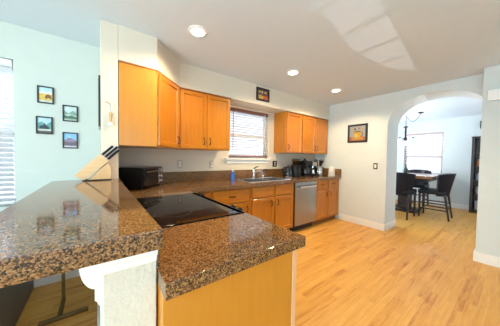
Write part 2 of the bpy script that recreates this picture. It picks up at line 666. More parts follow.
T = 0.015
baseboard('baseboard_arch', [(-T, 0, -1.466 - T, -0.63), (-T, 0.5 + T, -1.466 - T, -1.466)])
baseboard('baseboard_right', [(-0.236 - T, -0.236, -4.7, -2.576 + T), (-0.236, 0, -2.576, -2.576 + T)])
baseboard('baseboard_left', [(-4.58, -4.065, -0.12 - T, -0.12)])
baseboard('baseboard_dining', [(3.59 - T, 3.59, -4.45, 0.0), (2.6, 3.59, -T, 0.0)])
baseboard('baseboard_half', [(-4.08 - T, -4.08, -2.19, -0.12)])


# ------------------------------------------------------------------ windows and blinds
def window(name, axis, c, a0, a1, z0, z1, sgn, mid, mat='vinyl'):
    """vinyl sash window set in the wall at depth c; sgn points to the outside"""
    fr = B()
    t, d = 0.045, 0.05 * sgn

    def bx(b, u0, u1, w0, w1, dd0, dd1, bev=0.004):
        lo, hi = sorted((c + dd0, c + dd1))
        if axis == 'y':
            b.box(u0, u1, lo, hi, w0, w1, bev)
        else:
            b.box(lo, hi, u0, u1, w0, w1, bev)
    bx(fr, a0, a0 + t, z0, z1, 0, d)
    bx(fr, a1 - t, a1, z0, z1, 0, d)
    bx(fr, a0 + t, a1 - t, z0, z0 + t, 0, d)
    bx(fr, a0 + t, a1 - t, z1 - t, z1, 0, d)
    bx(fr, a0 + t, a1 - t, mid - 0.025, mid + 0.025, 0.002 * sgn, d * 0.9)
    f = struct(fr.build(name, mat))
    for (w0, w1) in ((z0 + t, mid - 0.025), (mid + 0.025, z1 - t)):
        g = B()
        bx(g, a0 + t, a1 - t, w0, w1, d * 0.45, d * 0.55, 0)
        g.build('pane', 'glass', f, smooth=False)
    return f


window('window_1', 'y', 0.085, KW[0], KW[1], KW[2], KW[3], 1, 1.66)
window('window_2', 'y', 0.075, LW[0], LW[1], LW[2], LW[3], 1, 1.46)
window('window_3', 'x', 3.67, DW[0], DW[1], DW[2], DW[3], 1, 1.37, 'rosewood')
# stool and apron of the kitchen window
b = B()
b.box(-2.43, -1.47, -0.055, 0.085, 1.235, 1.262, 0.005, 2)
b.box(-2.41, -1.49, -0.018, 0.0, 1.17, 1.235, 0.004, 2)
struct(b.build('trim_2', 'trim'))


def blind(label, axis, c, a0, a1, z0, z1, headmat, bottommat, wand=None, pitch=0.043, depth=0.045, tilt=-0.25):
    loc = ((a0 + a1) / 2, c, z0) if axis == 'y' else (c, (a0 + a1) / 2, z0)
    r = thing('window_blind', label, 'blind', loc)

    def bx(b, u0, u1, w0, w1, d0, d1, bev=0.0):
        if axis == 'y':
            b.box(u0, u1, c + d0, c + d1, w0, w1, bev)
        else:
            b.box(c + d0, c + d1, u0, u1, w0, w1, bev)
    h = B()
    bx(h, a0, a1, z1 - 0.05, z1, -0.028, 0.028, 0.004)
    h.build('head_rail', headmat, r)
    s = B()
    z = z0 + 0.04
    while z < z1 - 0.06:
        n0 = len(s.bm.verts)
        bx(s, a0 + 0.004, a1 - 0.004, z - 0.0014, z + 0.0014, -depth / 2, depth / 2)
        s.bm.verts.ensure_lookup_table()
        for v in list(s.bm.verts)[n0:]:
            q = (v.co.y if axis == 'y' else v.co.x) - c
            v.co.z += q * tilt
        z += pitch
    s.build('slats', 'slat', r, smooth=False)
    q = B()
    bx(q, a0 + 0.002, a1 - 0.002, z0, z0 + 0.026, -0.025, 0.025, 0.004)
    q.build('bottom_rail', bottommat, r)
    for f in (0.16, 0.84):
        k = B()
        bx(k, a0 + (a1 - a0) * f - 0.002, a0 + (a1 - a0) * f + 0.002, z0 + 0.02, z1 - 0.03, -0.0255, -0.0235)
        k.build('ladder_cord', 'white', r)
    if wand:
        for (u, w, rad, m) in wand:
            k = B()
            p = (u, c - 0.036, z1 - 0.03) if axis == 'y' else (c - 0.036, u, z1 - 0.03)
            p2 = (p[0], p[1], w)
            k.cyl(p2, p, rad, rad, 8)
            if m == 'tassel':
                k.lathe([(0.003, 0.03), (0.008, 0.02), (0.009, 0.0)], (p2[0], p2[1], w - 0.02), 8)
            k.build('tilt_wand' if m != 'tassel' else 'pull_cord', 'rust' if m != 'tassel' else 'vinyl', r)
    return r


blind('white slatted blind with rust brown head rail over the kitchen sink', 'y', 0.032, -2.35, -1.50, 1.285, 2.10, 'rust', 'rust',
      [(-2.285, 1.42, 0.005, 'wand'), (-1.60, 1.62, 0.003, 'tassel'), (-1.585, 1.52, 0.003, 'tassel')])
blind('white slatted blind cut by the frame, beside the four small pictures', 'y', -0.08, -5.54, -4.70, 0.82, 2.12, 'white', 'white', None, 0.045, 0.054, -0.62)
blind('white slatted blind with pinkish head rail on the dining room window', 'x', 3.625, -1.585, -0.705, 0.88, 2.07, 'rosewood', 'white', None, 0.072, 0.064, -0.27)

# ------------------------------------------------------------------ kitchen joinery
CF = -0.60            # face of the base cabinets on the sink wall


def panel_door(b, w, h, t=0.02, rail=0.056, dep=0.012, slope=0.010, bev=0.003):
    """door in local coordinates: x 0..w, z 0..h, front at y=-t; recessed centre panel"""
    bm = b.bm
    f0 = len(bm.faces)
    b.box(0, w, -t, 0, 0, h, bev)
    ff = min((f for f in list(bm.faces)[f0:] if f.normal.y < -0.9 or True), key=lambda f: f.calc_center_median().y + (0 if f.calc_area() > 0.4 * w * h else 9))
    bmesh.ops.inset_region(bm, faces=[ff], thickness=rail, depth=0)
    bmesh.ops.inset_region(bm, faces=[ff], thickness=slope, depth=-dep)
    return b


def bar_pull(b, x, z, y, length, vertical=True):
    """bow pull handle standing off the face at y"""
    L = length / 2
    pts = []
    for k in range(9):
        s = -1 + 2 * k / 8
        out = 0.026 * (1 - s * s) ** 0.5 if abs(s) < 1 else 0
        pts.append((x, y - out, z + s * L) if vertical else (x + s * L, y - out, z))
    b.tube(pts, 0.0052, 8)
    for s in (-1, 1):
        p = (x, y, z + s * L) if vertical else (x + s * L, y, z)
        b.lathe([(0.010, 0), (0.010, 0.003), (0.006, 0.005)], p, 10, (0, -1, 0))
    return b


def add_door(parent, mtx, w, h, hx, hz, name='door', pull=0.085, mat='maple'):
    b = B()
    panel_door(b, w, h)
    b.xf(mtx)
    d = b.build(name, mat, parent)
    k = B()
    bar_pull(k, hx, hz, -0.02, pull)
    k.xf(mtx)
    k.build('handle', 'iron', d)
    return d


def add_drawer(parent, mtx, w, h, handle=True):
    b = B()
    b.box(0, w, -0.02, 0, 0, h, 0.006, 2)
    b.xf(mtx)
    d = b.build('drawer' if handle else 'false_front', 'maple_h', parent)
    if handle:
        k = B()
        bar_pull(k, w / 2, h / 2, -0.02, 0.085, False)
        k.xf(mtx)
        k.build('handle', 'iron', d)
    return d


def tr(x, y, z):
    return Matrix.Translation((x, y, z))


def base_body(b, x0, x1, yf=CF, yb=-0.005, z0=0.10, z1=0.864):
    b.box(x0, x1, yf, yb, z0, z1, 0.002)
    return b


# right-hand base cabinet, two drawers over two doors
c = thing('base_cabinet', 'maple base cabinet with two drawers between dishwasher and the picture wall', 'cabinet', (-0.43, -0.3, 0))
base_body(B(), -0.828, -0.012).build('carcass', 'maple', c)
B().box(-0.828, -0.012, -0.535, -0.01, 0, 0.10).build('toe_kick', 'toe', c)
for x0, x1, hx in ((-0.80, -0.452, 0.30), (-0.42, -0.072, 0.048)):
    add_drawer(c, tr(x0, CF, 0.70), x1 - x0, 0.145)
    add_door(c, tr(x0, CF, 0.125), x1 - x0, 0.555, hx, 0.455)

# sink base
c = thing('sink_base_cabinet', 'maple cabinet under the sink with two plain false fronts', 'cabinet', (-1.9, -0.3, 0))
b = B()
b.box(-2.372, -1.44, CF, CF + 0.02, 0.10, 0.864, 0.002)
b.box(-2.372, -2.354, CF + 0.02, -0.005, 0.10, 0.864)
b.box(-1.458, -1.44, CF + 0.02, -0.005, 0.10, 0.864)
b.box(-2.354, -1.458, CF + 0.02, -0.005, 0.10, 0.118)
b.build('carcass', 'maple', c)
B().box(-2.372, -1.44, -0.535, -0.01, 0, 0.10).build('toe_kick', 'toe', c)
for x0, x1, hx in ((-2.335, -1.915, 0.372), (-1.875, -1.468, 0.042)):
    add_drawer(c, tr(x0, CF, 0.695), x1 - x0, 0.15, False)
    add_door(c, tr(x0, CF, 0.125), x1 - x0, 0.545, hx, 0.455)

# drawer base beside it
c = thing('drawer_base_cabinet', 'maple base cabinet with one wide drawer, half hidden behind the cooktop', 'cabinet', (-2.66, -0.3, 0))
base_body(B(), -2.972, -2.374).build('carcass', 'maple', c)
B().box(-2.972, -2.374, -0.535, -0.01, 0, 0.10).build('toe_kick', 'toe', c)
add_drawer(c, tr(-2.945, CF, 0.665), 0.555, 0.175)
add_door(c, tr(-2.945, CF, 0.125), 0.555, 0.52, 0.515, 0.435)

# blind corner cabinet
c = thing('corner_base_cabinet', 'maple corner base cabinet behind the range, beside the wide drawer', 'cabinet', (-3.5, -0.4, 0))
b = B()
b.poly([(-3.93, -0.955, 0.10), (-3.33, -0.955, 0.10), (-3.33, CF, 0.10), (-2.974, CF, 0.10), (-2.974, -0.005, 0.10), (-3.93, -0.005, 0.10)], (0, 0, 0.764))
b.build('carcass', 'maple', c, smooth=False)
b = B()
b.poly([(-3.93, -0.955, 0.0), (-3.40, -0.955, 0.0), (-3.40, -0.535, 0.0), (-2.974, -0.535, 0.0), (-2.974, -0.01, 0.0), (-3.93, -0.01, 0.0)], (0, 0, 0.10))
b.build('toe_kick', 'toe', c, smooth=False)
b = B()
b.box(-3.29, -2.99, CF - 0.02, CF, 0.665, 0.84, 0.006, 2)
b.build('filler_panel', 'maple_h', c)

# peninsula cabinet with the big end panel towards the viewer
c = thing('peninsula_cabinet', 'maple peninsula cabinet with plain end panel below the granite corner', 'cabinet', (-3.63, -2.02, 0))
B().box(-3.933, -3.345, -2.235, -1.812, 0.10, 0.864, 0.002).build('carcass', 'maple', c)
B().box(-3.933, -3.42, -2.20, -1.83, 0, 0.10).build('toe_kick', 'toe', c)
B().box(-3.933, -3.352, -2.249, -2.235, 0.0, 0.864, 0.001).build('end_panel', 'maple_pale', c)
B().box(-3.352, -3.324, -2.251, -2.235, 0.0, 0.864, 0.002).build('edge_strip', 'strip', c)
m = Matrix.Translation((-3.345, -2.215, 0.125)) @ Matrix.Rotation(PI / 2, 4, 'Z')
add_door(c, m, 0.385, 0.555, 0.34, 0.455)
add_drawer(c, m @ tr(0, 0, 0.575), 0.385, 0.145)

# ---------------------------------------------------------------- worktops
ct = thing('countertop', 'brown granite tile worktop running under the kitchen window around the sink', 'countertop', (-1.9, -0.3, 0.866))
SX0, SX1, SY0, SY1 = -2.315, -1.505, -0.545, -0.075
xs = [-3.935, -3.305, SX0, SX1, -0.004]
ys = [-0.957, -0.645, SY0, SY1, -0.002]


def keep(x, y):
    if y < -0.645:
        return x < -3.305
    return not (SX0 < x < SX1 and SY0 < y < SY1)


B().grid_slab(xs, ys, keep, 0.866, 0.914, 0.006).build('slab', 'granite', ct)
b = B()
b.box(-3.935, -0.004, -0.014, -0.002, 0.914, 1.060, 0.002)
tag(b.build('backsplash', 'granite'), 'brown granite splash strip along the wall under the kitchen window', 'backsplash')
tag(B().box(-3.935, -3.923, -0.957, -0.0145, 0.914, 1.060, 0.002).build('side_splash', 'granite'), 'granite side splash along the stub wall behind the toaster oven', 'backsplash')
tag(B().box(-0.016, -0.004, -0.645, -0.0145, 0.914, 1.060, 0.002).build('side_splash', 'granite'), 'short granite side splash at the end of the worktop beside the ceramic house', 'backsplash')

pt = thing('peninsula_countertop', 'low brown granite tile peninsula top in front of the cooktop', 'countertop', (-3.6, -2.0, 0.866))
B().grid_slab([-3.935, -3.308], [-2.287, -1.806], lambda x, y: True, 0.866, 0.914, 0.003).build('slab', 'granite', pt)
B().box(-3.937, -3.927, -2.19, -1.806, 0.914, 1.010, 0.002).build('backsplash', 'granite', pt)

b = B()
b.grid_slab([-4.372, -3.9385], [-2.269, YS - 0.003], lambda x, y: True, 1.0125, 1.070, 0.004)
tag(b.build('bar_countertop', 'granite'), 'raised brown granite tile bar top on the half wall, holding the knife block', 'bar top')

# corbel under the bar overhang
prof = [(0, 0), (-0.068, 0), (-0.066, -0.02), (-0.060, -0.03), (-0.060, -0.085)]
for k in range(1, 11):
    a = PI / 2 * k / 10
    prof.append((-0.010 - 0.050 * math.cos(a), -0.105 - 0.098 * math.sin(a)))
for k in range(9):
    a = PI / 2 + PI * k / 8
    prof.append((-0.008 + 0.010 * math.cos(a), -0.216 + 0.010 * math.sin(a)))
for k in range(9):
    a = PI / 2 + PI * k / 8
    prof.append((-0.008 + 0.010 * math.cos(a), -0.240 + 0.010 * math.sin(a)))
prof += [(-0.010, -0.256), (0, -0.272)]
b = B()
b.poly([(-4.0805 + x, -2.0, 1.011 + z) for x, z in prof], (0, 0.09, 0))
tag(b.build('corbel', 'trim'), 'white scrolled corbel bracket under the raised bar overhang', 'corbel')

# ---------------------------------------------------------------- wall cabinets
Z0, Z1 = 1.37, 2.128
G = 'maple wall cabinets above the worktop'
c = thing('corner_wall_cabinet', 'maple corner wall cabinet with diagonal door and large plain side', 'cabinet', (-3.7, -0.3, Z0), 0, G)
b = B()
b.poly([(XS + 0.004, YS, Z0), (-3.6162, YS, Z0), (-3.294, -0.3545, Z0), (-3.294, -0.003, Z0), (XS + 0.004, -0.003, Z0)], (0, 0, Z1 - Z0), 0.002)
b.build('carcass', 'maple_pale', c, smooth=False)
p0, p1 = Vector((-3.6162, YS, 0)), Vector((-3.294, -0.3545, 0))
ang = math.atan2(p1.y - p0.y, p1.x - p0.x)
L = (p1 - p0).length
m = Matrix.Translation((p0.x, p0.y, Z0 + 0.012)) @ Matrix.Rotation(ang, 4, 'Z') @ tr(0.018, -0.001, 0)
add_door(c, m, L - 0.04, Z1 - Z0 - 0.034, L - 0.04 - 0.035, 0.085)
b = B()
b.poly([(XS + 0.004, YS - 0.006, Z1 - 0.014), (-3.613, YS - 0.006, Z1 - 0.014), (-3.29, -0.375, Z1 - 0.014), (-3.29, -0.36, Z1 - 0.014), (-3.62, YS + 0.01, Z1 - 0.014), (XS + 0.004, YS + 0.01, Z1 - 0.014)], (0, 0, 0.014))
b.build('top_moulding', 'maple_dark', c, smooth=False)


def wall_cab(label, x0, x1, doors, yf):
    c = thing('wall_cabinet', label, 'cabinet', ((x0 + x1) / 2, -0.16, Z0), 0, G)
    B().box(x0 + 0.001, x1 - 0.001, yf, -0.003, Z0, Z1, 0.002).build('carcass', 'maple', c)
    for d0, d1, hx in doors:
        add_door(c, tr(d0, yf, Z0 + 0.012), d1 - d0, Z1 - Z0 - 0.034, hx - d0, 0.10)
    B().box(x0 + 0.001, x1 - 0.001, yf - 0.022, yf, Z1 - 0.014, Z1, 0.002).build('top_moulding', 'maple_dark', c)
    return c


wall_cab('maple double-door wall cabinet left of the kitchen window', -3.290, -2.545, [(-3.268, -2.922, -2.957), (-2.908, -2.562, -2.873)], -0.335)
wall_cab('maple single-door wall cabinet beside the kitchen window, with whole side in view', -1.355, -0.905, [(-1.332, -0.915, -1.295)], -0.307)
wall_cab('maple double-door wall cabinet above the coffee makers', -0.905, -0.020, [(-0.885, -0.478, -0.515), (-0.462, -0.045, -0.425)], -0.307)

# ---------------------------------------------------------------- dishwasher
c = thing('dishwasher', 'stainless dishwasher with bar handle built in under the worktop', 'dishwasher', (-1.13, -0.3, 0))
B().box(-1.434, -0.834, -0.59, -0.01, 0.10, 0.862, 0.003).build('tub', 'black', c)
d = B().box(-1.430, -0.838, -0.632, -0.592, 0.115, 0.790, 0.006, 2).build('door', 'steel', c)
B().box(-1.430, -0.838, -0.630, -0.592, 0.793, 0.860, 0.005, 2).build('control_panel', 'steel', c)
b = B()
b.box(-1.36, -0.908, -0.688, -0.668, 0.768, 0.796, 0.007, 2)
for x in (-1.33, -0.938):
    b.box(x - 0.012, x + 0.012, -0.670, -0.630, 0.772, 0.790, 0.003)
b.build('handle', 'chrome', d)
B().box(-1.430, -0.838, -0.55, -0.50, 0.0, 0.105).build('toe_kick', 'black', c)

# ---------------------------------------------------------------- range
c = thing('range', 'black slide-in range with glass cooktop set between the granite tops', 'range', (-3.6, -1.38, 0))
RY0, RY1 = -1.800, -0.962
B().box(-3.92, -3.36, RY0, RY1, 0.09, 0.905, 0.003).build('body', 'black', c)
B().box(-3.90, -3.40, RY0 + 0.03, RY1 - 0.03, 0.0, 0.09).build('plinth', 'black', c)
g = B().box(-3.922, -3.318, RY0 - 0.003, RY1 + 0.003, 0.905, 0.921, 0.004, 2).build('cooktop', 'cooktop', c)
for (x, y, r) in ((-3.70, -1.56, 0.115), (-3.45, -1.57, 0.085), (-3.72, -1.19, 0.085), (-3.46, -1.19, 0.105)):
    b = B()
    b.lathe([(r, 0.0), (r, 0.0006), (r - 0.006, 0.0006), (r - 0.006, 0.0)], (x, y, 0.9208), 40)
    b.lathe([(r * 0.55, 0.0), (r * 0.55, 0.0006), (r * 0.55 - 0.004, 0.0006), (r * 0.55 - 0.004, 0.0)], (x, y, 0.9208), 40)
    b.build('burner', 'ring', c)
b = B()
b.poly([(-3.36, RY0, 0.79), (-3.262, RY0, 0.79), (-3.255, RY0, 0.875), (-3.318, RY0, 0.921), (-3.36, RY0, 0.921)], (0, RY1 - RY0, 0), 0.002)
b.build('control_panel', 'blackgloss', c)
for y in (-1.70, -1.61, -1.06, -0.985):
    b = B()
    nrm = Vector((0.59, 0, 0.807))
    b.lathe([(0.024, 0), (0.023, 0.008), (0.019, 0.013), (0.018, 0.021), (0.014, 0.023), (0.0, 0.023)], (-3.288, y, 0.899), 18, nrm)
    b.build('knob', 'black', c)
d = B().box(-3.36, -3.315, RY0 + 0.01, RY1 - 0.01, 0.25, 0.775, 0.006, 2).build('oven_door', 'black', c)
B().box(-3.3145, -3.312, RY0 + 0.14, RY1 - 0.14, 0.36, 0.62).build('window', 'blackgloss', d)
b = B()
b.cyl((-3.285, RY0 + 0.06, 0.725), (-3.285, RY1 - 0.06, 0.725), 0.012)
for y in (RY0 + 0.09, RY1 - 0.09):
    b.cyl((-3.285, y, 0.725), (-3.32, y, 0.725), 0.008)
b.build('handle', 'steel', d)
B().box(-3.36, -3.315, RY0 + 0.01, RY1 - 0.01, 0.10, 0.24, 0.005, 2).build('drawer', 'black', c)

# ---------------------------------------------------------------- sink and taps
c = thing('kitchen_sink', 'stainless double-bowl sink set into the granite worktop', 'sink', (-1.91, -0.32, 0.914))
b = B()
b.grid_slab([-2.335, -2.285, -1.935, -1.885, -1.535, -1.485], [-0.562, -0.525, -0.145, -0.055],
            lambda x, y: not (-0.525 < y < -0.145 and (-2.285 < x < -1.935 or -1.885 < x < -1.535)), 0.914, 0.920, 0.003)
b.build('rim', 'sink', c)
for x0, x1 in ((-2.285, -1.935), (-1.885, -1.535)):
    b = B()
    b.grid_slab([x0 - 0.004, x0, x1, x1 + 0.004], [-0.529, -0.525, -0.145, -0.141],
                lambda x, y: not (x0 < x < x1 and -0.525 < y < -0.145), 0.74, 0.914)
    b.box(x0 - 0.004, x1 + 0.004, -0.529, -0.141, 0.736, 0.740)
    b.lathe([(0.04, 0.0), (0.04, 0.003), (0.028, 0.004), (0.02, 0.001)], ((x0 + x1) / 2, -0.335, 0.740), 20)
    b.build('bowl', 'sink', c)
c = thing('kitchen_faucet', 'chrome single-lever faucet standing behind the sink bowls', 'faucet', (-1.915, -0.10, 0.92))
b = B()
b.lathe([(0.032, 0), (0.032, 0.008), (0.024, 0.014), (0.023, 0.10), (0.021, 0.15), (0.016, 0.16), (0, 0.162)], (-1.915, -0.10, 0.92), 20)
b.build('body', 'chrome', c)
b = B()
b.tube([(-1.912, -0.105, 1.00), (-1.90, -0.15, 1.03), (-1.885, -0.21, 1.045), (-1.875, -0.27, 1.04), (-1.87, -0.295, 1.015)], [0.014, 0.014, 0.013, 0.012, 0.013], 12)
b.build('spout', 'chrome', c)
b = B()
b.tube([(-1.915, -0.10, 1.075), (-1.89, -0.11, 1.098), (-1.83, -0.125, 1.122)], [0.012, 0.010, 0.008], 10)
b.build('lever', 'iron', c)
c = thing('sprayer', 'slim side sprayer with curved neck beside the chrome faucet', 'sprayer', (-1.70, -0.10, 0.92))
b = B()
b.lathe([(0.022, 0), (0.022, 0.008), (0.014, 0.018), (0.012, 0.05), (0, 0.052)], (-1.70, -0.10, 0.92), 16)
b.build('base', 'chrome', c)
b = B()
b.tube([(-1.70, -0.10, 0.965), (-1.695, -0.102, 1.03), (-1.68, -0.115, 1.06), (-1.655, -0.14, 1.065), (-1.64, -0.155, 1.045)], [0.010, 0.010, 0.010, 0.012, 0.014], 10)
b.build('neck', 'iron', c)

c = thing('soap_bottle', 'blue dish soap bottle with white cap standing left of the sink', 'bottle', (-2.375, -0.15, 0.914))
b = B()
b.lathe([(0.030, 0.001), (0.033, 0.006), (0.033, 0.07), (0.026, 0.09), (0.031, 0.115), (0.020, 0.135), (0.0, 0.137)], (-2.375, -0.15, 0.914), 20)
b.build('body', 'blue', c)
b = B()
b.lathe([(0.015, 0), (0.015, 0.018), (0.008, 0.02), (0.007, 0.032), (0, 0.033)], (-2.375, -0.15, 1.051), 14)
b.build('cap', 'white', c)

# ---------------------------------------------------------------- small appliances on the worktop
TZ = 0.914
c = thing('toaster_oven', 'black toaster oven turned diagonally in the corner under the wall cabinet', 'toaster oven', (-3.60, -0.27, TZ), 0.84)
mt = Matrix.Translation((-3.575, -0.345, TZ)) @ Matrix.Rotation(0.84, 4, 'Z')   # local front is -y
w2, dp, hh = 0.205, 0.28, 0.235
b = B()
b.box(-w2, w2, 0.0, dp, 0.018, hh, 0.012, 2)
b.xf(mt)
b.build('body', 'black', c)
for sx in (-1, 1):
    for y in (0.03, dp - 0.03):
        b = B()
        b.cyl((sx * (w2 - 0.03), y, 0), (sx * (w2 - 0.03), y, 0.02), 0.012)
        b.xf(mt)
        b.build('foot', 'black', c)
b = B()
b.box(-w2 + 0.012, 0.095, -0.014, 0.0, 0.035, hh - 0.022, 0.004)
b.xf(mt)
d = b.build('door', 'blackgloss', c)
b = B()
b.cyl((-w2 + 0.03, -0.04, hh - 0.045), (0.08, -0.04, hh - 0.045), 0.007)
for x in (-w2 + 0.045, 0.065):
    b.cyl((x, -0.04, hh - 0.045), (x, -0.01, hh - 0.045), 0.005)
b.xf(mt)
b.build('handle', 'steel', d)
b = B()
b.box(0.100, w2 - 0.006, -0.010, 0.0, 0.03, hh - 0.015, 0.003)
b.xf(mt)
p = b.build('control_panel', 'steel', c)
for z in (0.065, 0.122, 0.180):
    b = B()
    b.lathe([(0.020, 0), (0.019, 0.012), (0.015, 0.022), (0, 0.023)], (0.150, -0.010, z), 16, (0, -1, 0))
    b.xf(mt)
    b.build('knob', 'chrome', p)

c = thing('kettle', 'short black electric kettle, nearest the sink of the counter appliances', 'kettle', (-1.24, -0.28, TZ))
b = B()
b.lathe([(0.085, 0), (0.088, 0.006), (0.088, 0.022), (0.080, 0.026)], (-1.24, -0.28, TZ), 24)
b.build('base', 'steel', c)
b = B()
b.lathe([(0.080, 0.027), (0.084, 0.04), (0.080, 0.10), (0.066, 0.17), (0.062, 0.185), (0.0, 0.187)], (-1.24, -0.28, TZ), 24)
b.poly([(-1.185, -0.31, TZ + 0.185), (-1.185, -0.25, TZ + 0.185), (-1.14, -0.28, TZ + 0.175)], (0, 0, -0.05))
b.build('body', 'blackgloss', c)
b = B()
b.lathe([(0.058, 0), (0.050, 0.012), (0.012, 0.018), (0.012, 0.032), (0.0, 0.034)], (-1.24, -0.28, TZ + 0.186), 20)
b.build('lid', 'black', c)
b = B()
b.tube([(-1.295, -0.28, TZ + 0.185), (-1.345, -0.28, TZ + 0.19), (-1.365, -0.28, TZ + 0.16), (-1.355, -0.28, TZ + 0.09), (-1.318, -0.28, TZ + 0.05)], 0.012, 10)
b.build('handle', 'black', c)

c = thing('coffee_grinder', 'rounded black coffee grinder with a smoky bean hopper on top', 'grinder', (-1.0, -0.26, TZ))
b = B()
b.lathe([(0.10, 0), (0.108, 0.01), (0.112, 0.09), (0.105, 0.17), (0.088, 0.22), (0.075, 0.232), (0, 0.233)], (-1.0, -0.26, TZ), 28)
b.build('body', 'black', c)
b = B()
b.lathe([(0.05, 0.0), (0.07, 0.03), (0.078, 0.085), (0.079, 0.10), (0, 0.101)], (-0.99, -0.26, TZ + 0.234), 24)
b.build('hopper', 'smoke', c)
b = B()
b.lathe([(0.044, 0.002), (0.062, 0.03), (0.066, 0.05), (0, 0.052)], (-0.99, -0.26, TZ + 0.234), 20)
b.build('beans', 'beans', c)
b = B()
b.lathe([(0.081, 0), (0.081, 0.012), (0.03, 0.018), (0, 0.018)], (-0.99, -0.26, TZ + 0.336), 24)
b.build('lid', 'black', c)

c = thing('coffee_maker', 'tall black drip coffee maker with knob on lid, right of the grinder', 'coffee maker', (-0.74, -0.27, TZ))
b = B()
b.box(-0.85, -0.64, -0.38, -0.14, TZ, TZ + 0.035, 0.008, 2)
b.box(-0.85, -0.64, -0.21, -0.14, TZ + 0.03, TZ + 0.28, 0.008, 2)
b.box(-0.86, -0.63, -0.38, -0.14, TZ + 0.215, TZ + 0.31, 0.012, 2)
b.build('body', 'black', c)
b = B()
b.lathe([(0.065, 0.0), (0.080, 0.02), (0.083, 0.09), (0.060, 0.135), (0.055, 0.15), (0, 0.151)], (-0.745, -0.30, TZ + 0.037), 24)
k = b.build('carafe', 'blackgloss', c)
b = B()
b.tube([(-0.71, -0.375, TZ + 0.17), (-0.70, -0.415, TZ + 0.16), (-0.70, -0.42, TZ + 0.10), (-0.71, -0.38, TZ + 0.07)], 0.008, 8)
b.build('handle', 'black', k)
b = B()
b.lathe([(0.05, 0), (0.045, 0.015), (0.018, 0.02), (0.022, 0.045), (0, 0.047)], (-0.74, -0.27, TZ + 0.31), 18)
b.build('lid', 'black', c)

c = thing('espresso_machine', 'small silver and black espresso machine between the two coffee makers', 'espresso machine', (-0.49, -0.25, TZ))
b = B()
b.box(-0.575, -0.415, -0.36, -0.13, TZ, TZ + 0.045, 0.006, 2)
b.box(-0.575, -0.415, -0.22, -0.13, TZ + 0.04, TZ + 0.26, 0.006, 2)
b.build('body', 'black', c)
B().box(-0.572, -0.418, -0.34, -0.13, TZ + 0.20, TZ + 0.285, 0.012, 2).build('group_head', 'steel', c)
b = B()
b.lathe([(0.034, 0), (0.034, 0.03), (0.026, 0.034)], (-0.50, -0.285, TZ + 0.165), 18)
b.cyl((-0.50, -0.30, TZ + 0.18), (-0.51, -0.44, TZ + 0.165), 0.011, 0.014)
b.build('portafilter', 'chrome', c)
b = B()
b.lathe([(0.03, 0), (0.033, 0.03), (0.026, 0.07), (0.031, 0.085)], (-0.50, -0.30, TZ + 0.046), 18)
b.build('milk_jug', 'chrome', c)
b = B()
b.tube([(-0.435, -0.33, TZ + 0.21), (-0.43, -0.36, TZ + 0.17), (-0.435, -0.365, TZ + 0.08)], 0.005, 8)
b.build('steam_wand', 'chrome', c)

c = thing('drip_brewer', 'chrome drip coffee brewer with a black cone basket, beside the white ceramic house', 'coffee maker', (-0.27, -0.28, TZ))
b = B()
b.box(-0.375, -0.165, -0.37, -0.18, TZ, TZ + 0.03, 0.006, 2)
b.box(-0.375, -0.325, -0.325, -0.215, TZ + 0.03, TZ + 0.33, 0.006, 2)
b.box(-0.375, -0.185, -0.30, -0.24, TZ + 0.325, TZ + 0.35, 0.005, 2)
b.build('stand', 'steel', c)
b = B()
b.lathe([(0.03, 0), (0.042, 0.02), (0.092, 0.115), (0.094, 0.125), (0.06, 0.132), (0, 0.133)], (-0.245, -0.275, TZ + 0.19), 24)
b.build('filter_basket', 'black', c)
b = B()
b.lathe([(0.062, 0.0), (0.074, 0.012), (0.072, 0.09), (0.050, 0.138), (0.052, 0.15), (0, 0.151)], (-0.245, -0.275, TZ + 0.032), 24)
k = b.build('carafe', 'chrome', c)
b = B()
b.tube([(-0.20, -0.30, TZ + 0.165), (-0.155, -0.315, TZ + 0.165), (-0.150, -0.318, TZ + 0.09), (-0.175, -0.30, TZ + 0.06)], 0.008, 8)
b.build('handle', 'black', k)

b = B()
b.poly([(-0.158, -0.54, TZ + 0.01), (-0.072, -0.54, TZ + 0.01), (-0.072, -0.54, TZ + 0.105), (-0.115, -0.54, TZ + 0.20), (-0.158, -0.54, TZ + 0.105)], (0, 0.10, 0), 0.004)
b.box(-0.165, -0.065, -0.547, -0.433, TZ, TZ + 0.012, 0.003)
b.lathe([(0.010, 0), (0.010, 0.016), (0.0, 0.017)], (-0.115, -0.49, TZ + 0.193), 12)
tag(b.build('ceramic_house', 'ceramic'), 'white ceramic jar shaped like a little house at the end of the worktop', 'jar')


# ---------------------------------------------------------------- knife block on the bar
c = thing('knife_block', 'slanted pale wood knife block on the raised bar by the wall end', 'knife block', (-4.09, -0.76, 1.07))
Y0, Y1 = -0.815, -0.715
A, Bq, C, D = (-4.235, 1.116), (-4.175, 1.075), (-4.072, 1.287), (-4.011, 1.229)
B().poly([(A[0], Y0, A[1]), (Bq[0], Y0, Bq[1]), (D[0], Y0, D[1]), (C[0], Y0, C[1])], (0, Y1 - Y0, 0), 0.003).build('slotted_block', 'block', c)
B().poly([(-4.150, Y0 + 0.006, 1.078), (-4.000, Y0 + 0.006, 1.078), (-3.993, Y0 + 0.006, 1.165), (-4.022, Y0 + 0.006, 1.214)], (0, Y1 - Y0 - 0.012, 0), 0.003).build('support_wedge', 'block2', c)
B().box(-4.185, -3.995, Y0 + 0.004, Y1 - 0.004, 1.070, 1.079, 0.002).build('foot', 'black', c)
dx = Vector((0.157, 0, 0.160)).normalized()
up2 = Vector((-dx.z, 0, dx.x))
end = Vector(((C[0] + D[0]) / 2, 0, (C[1] + D[1]) / 2))
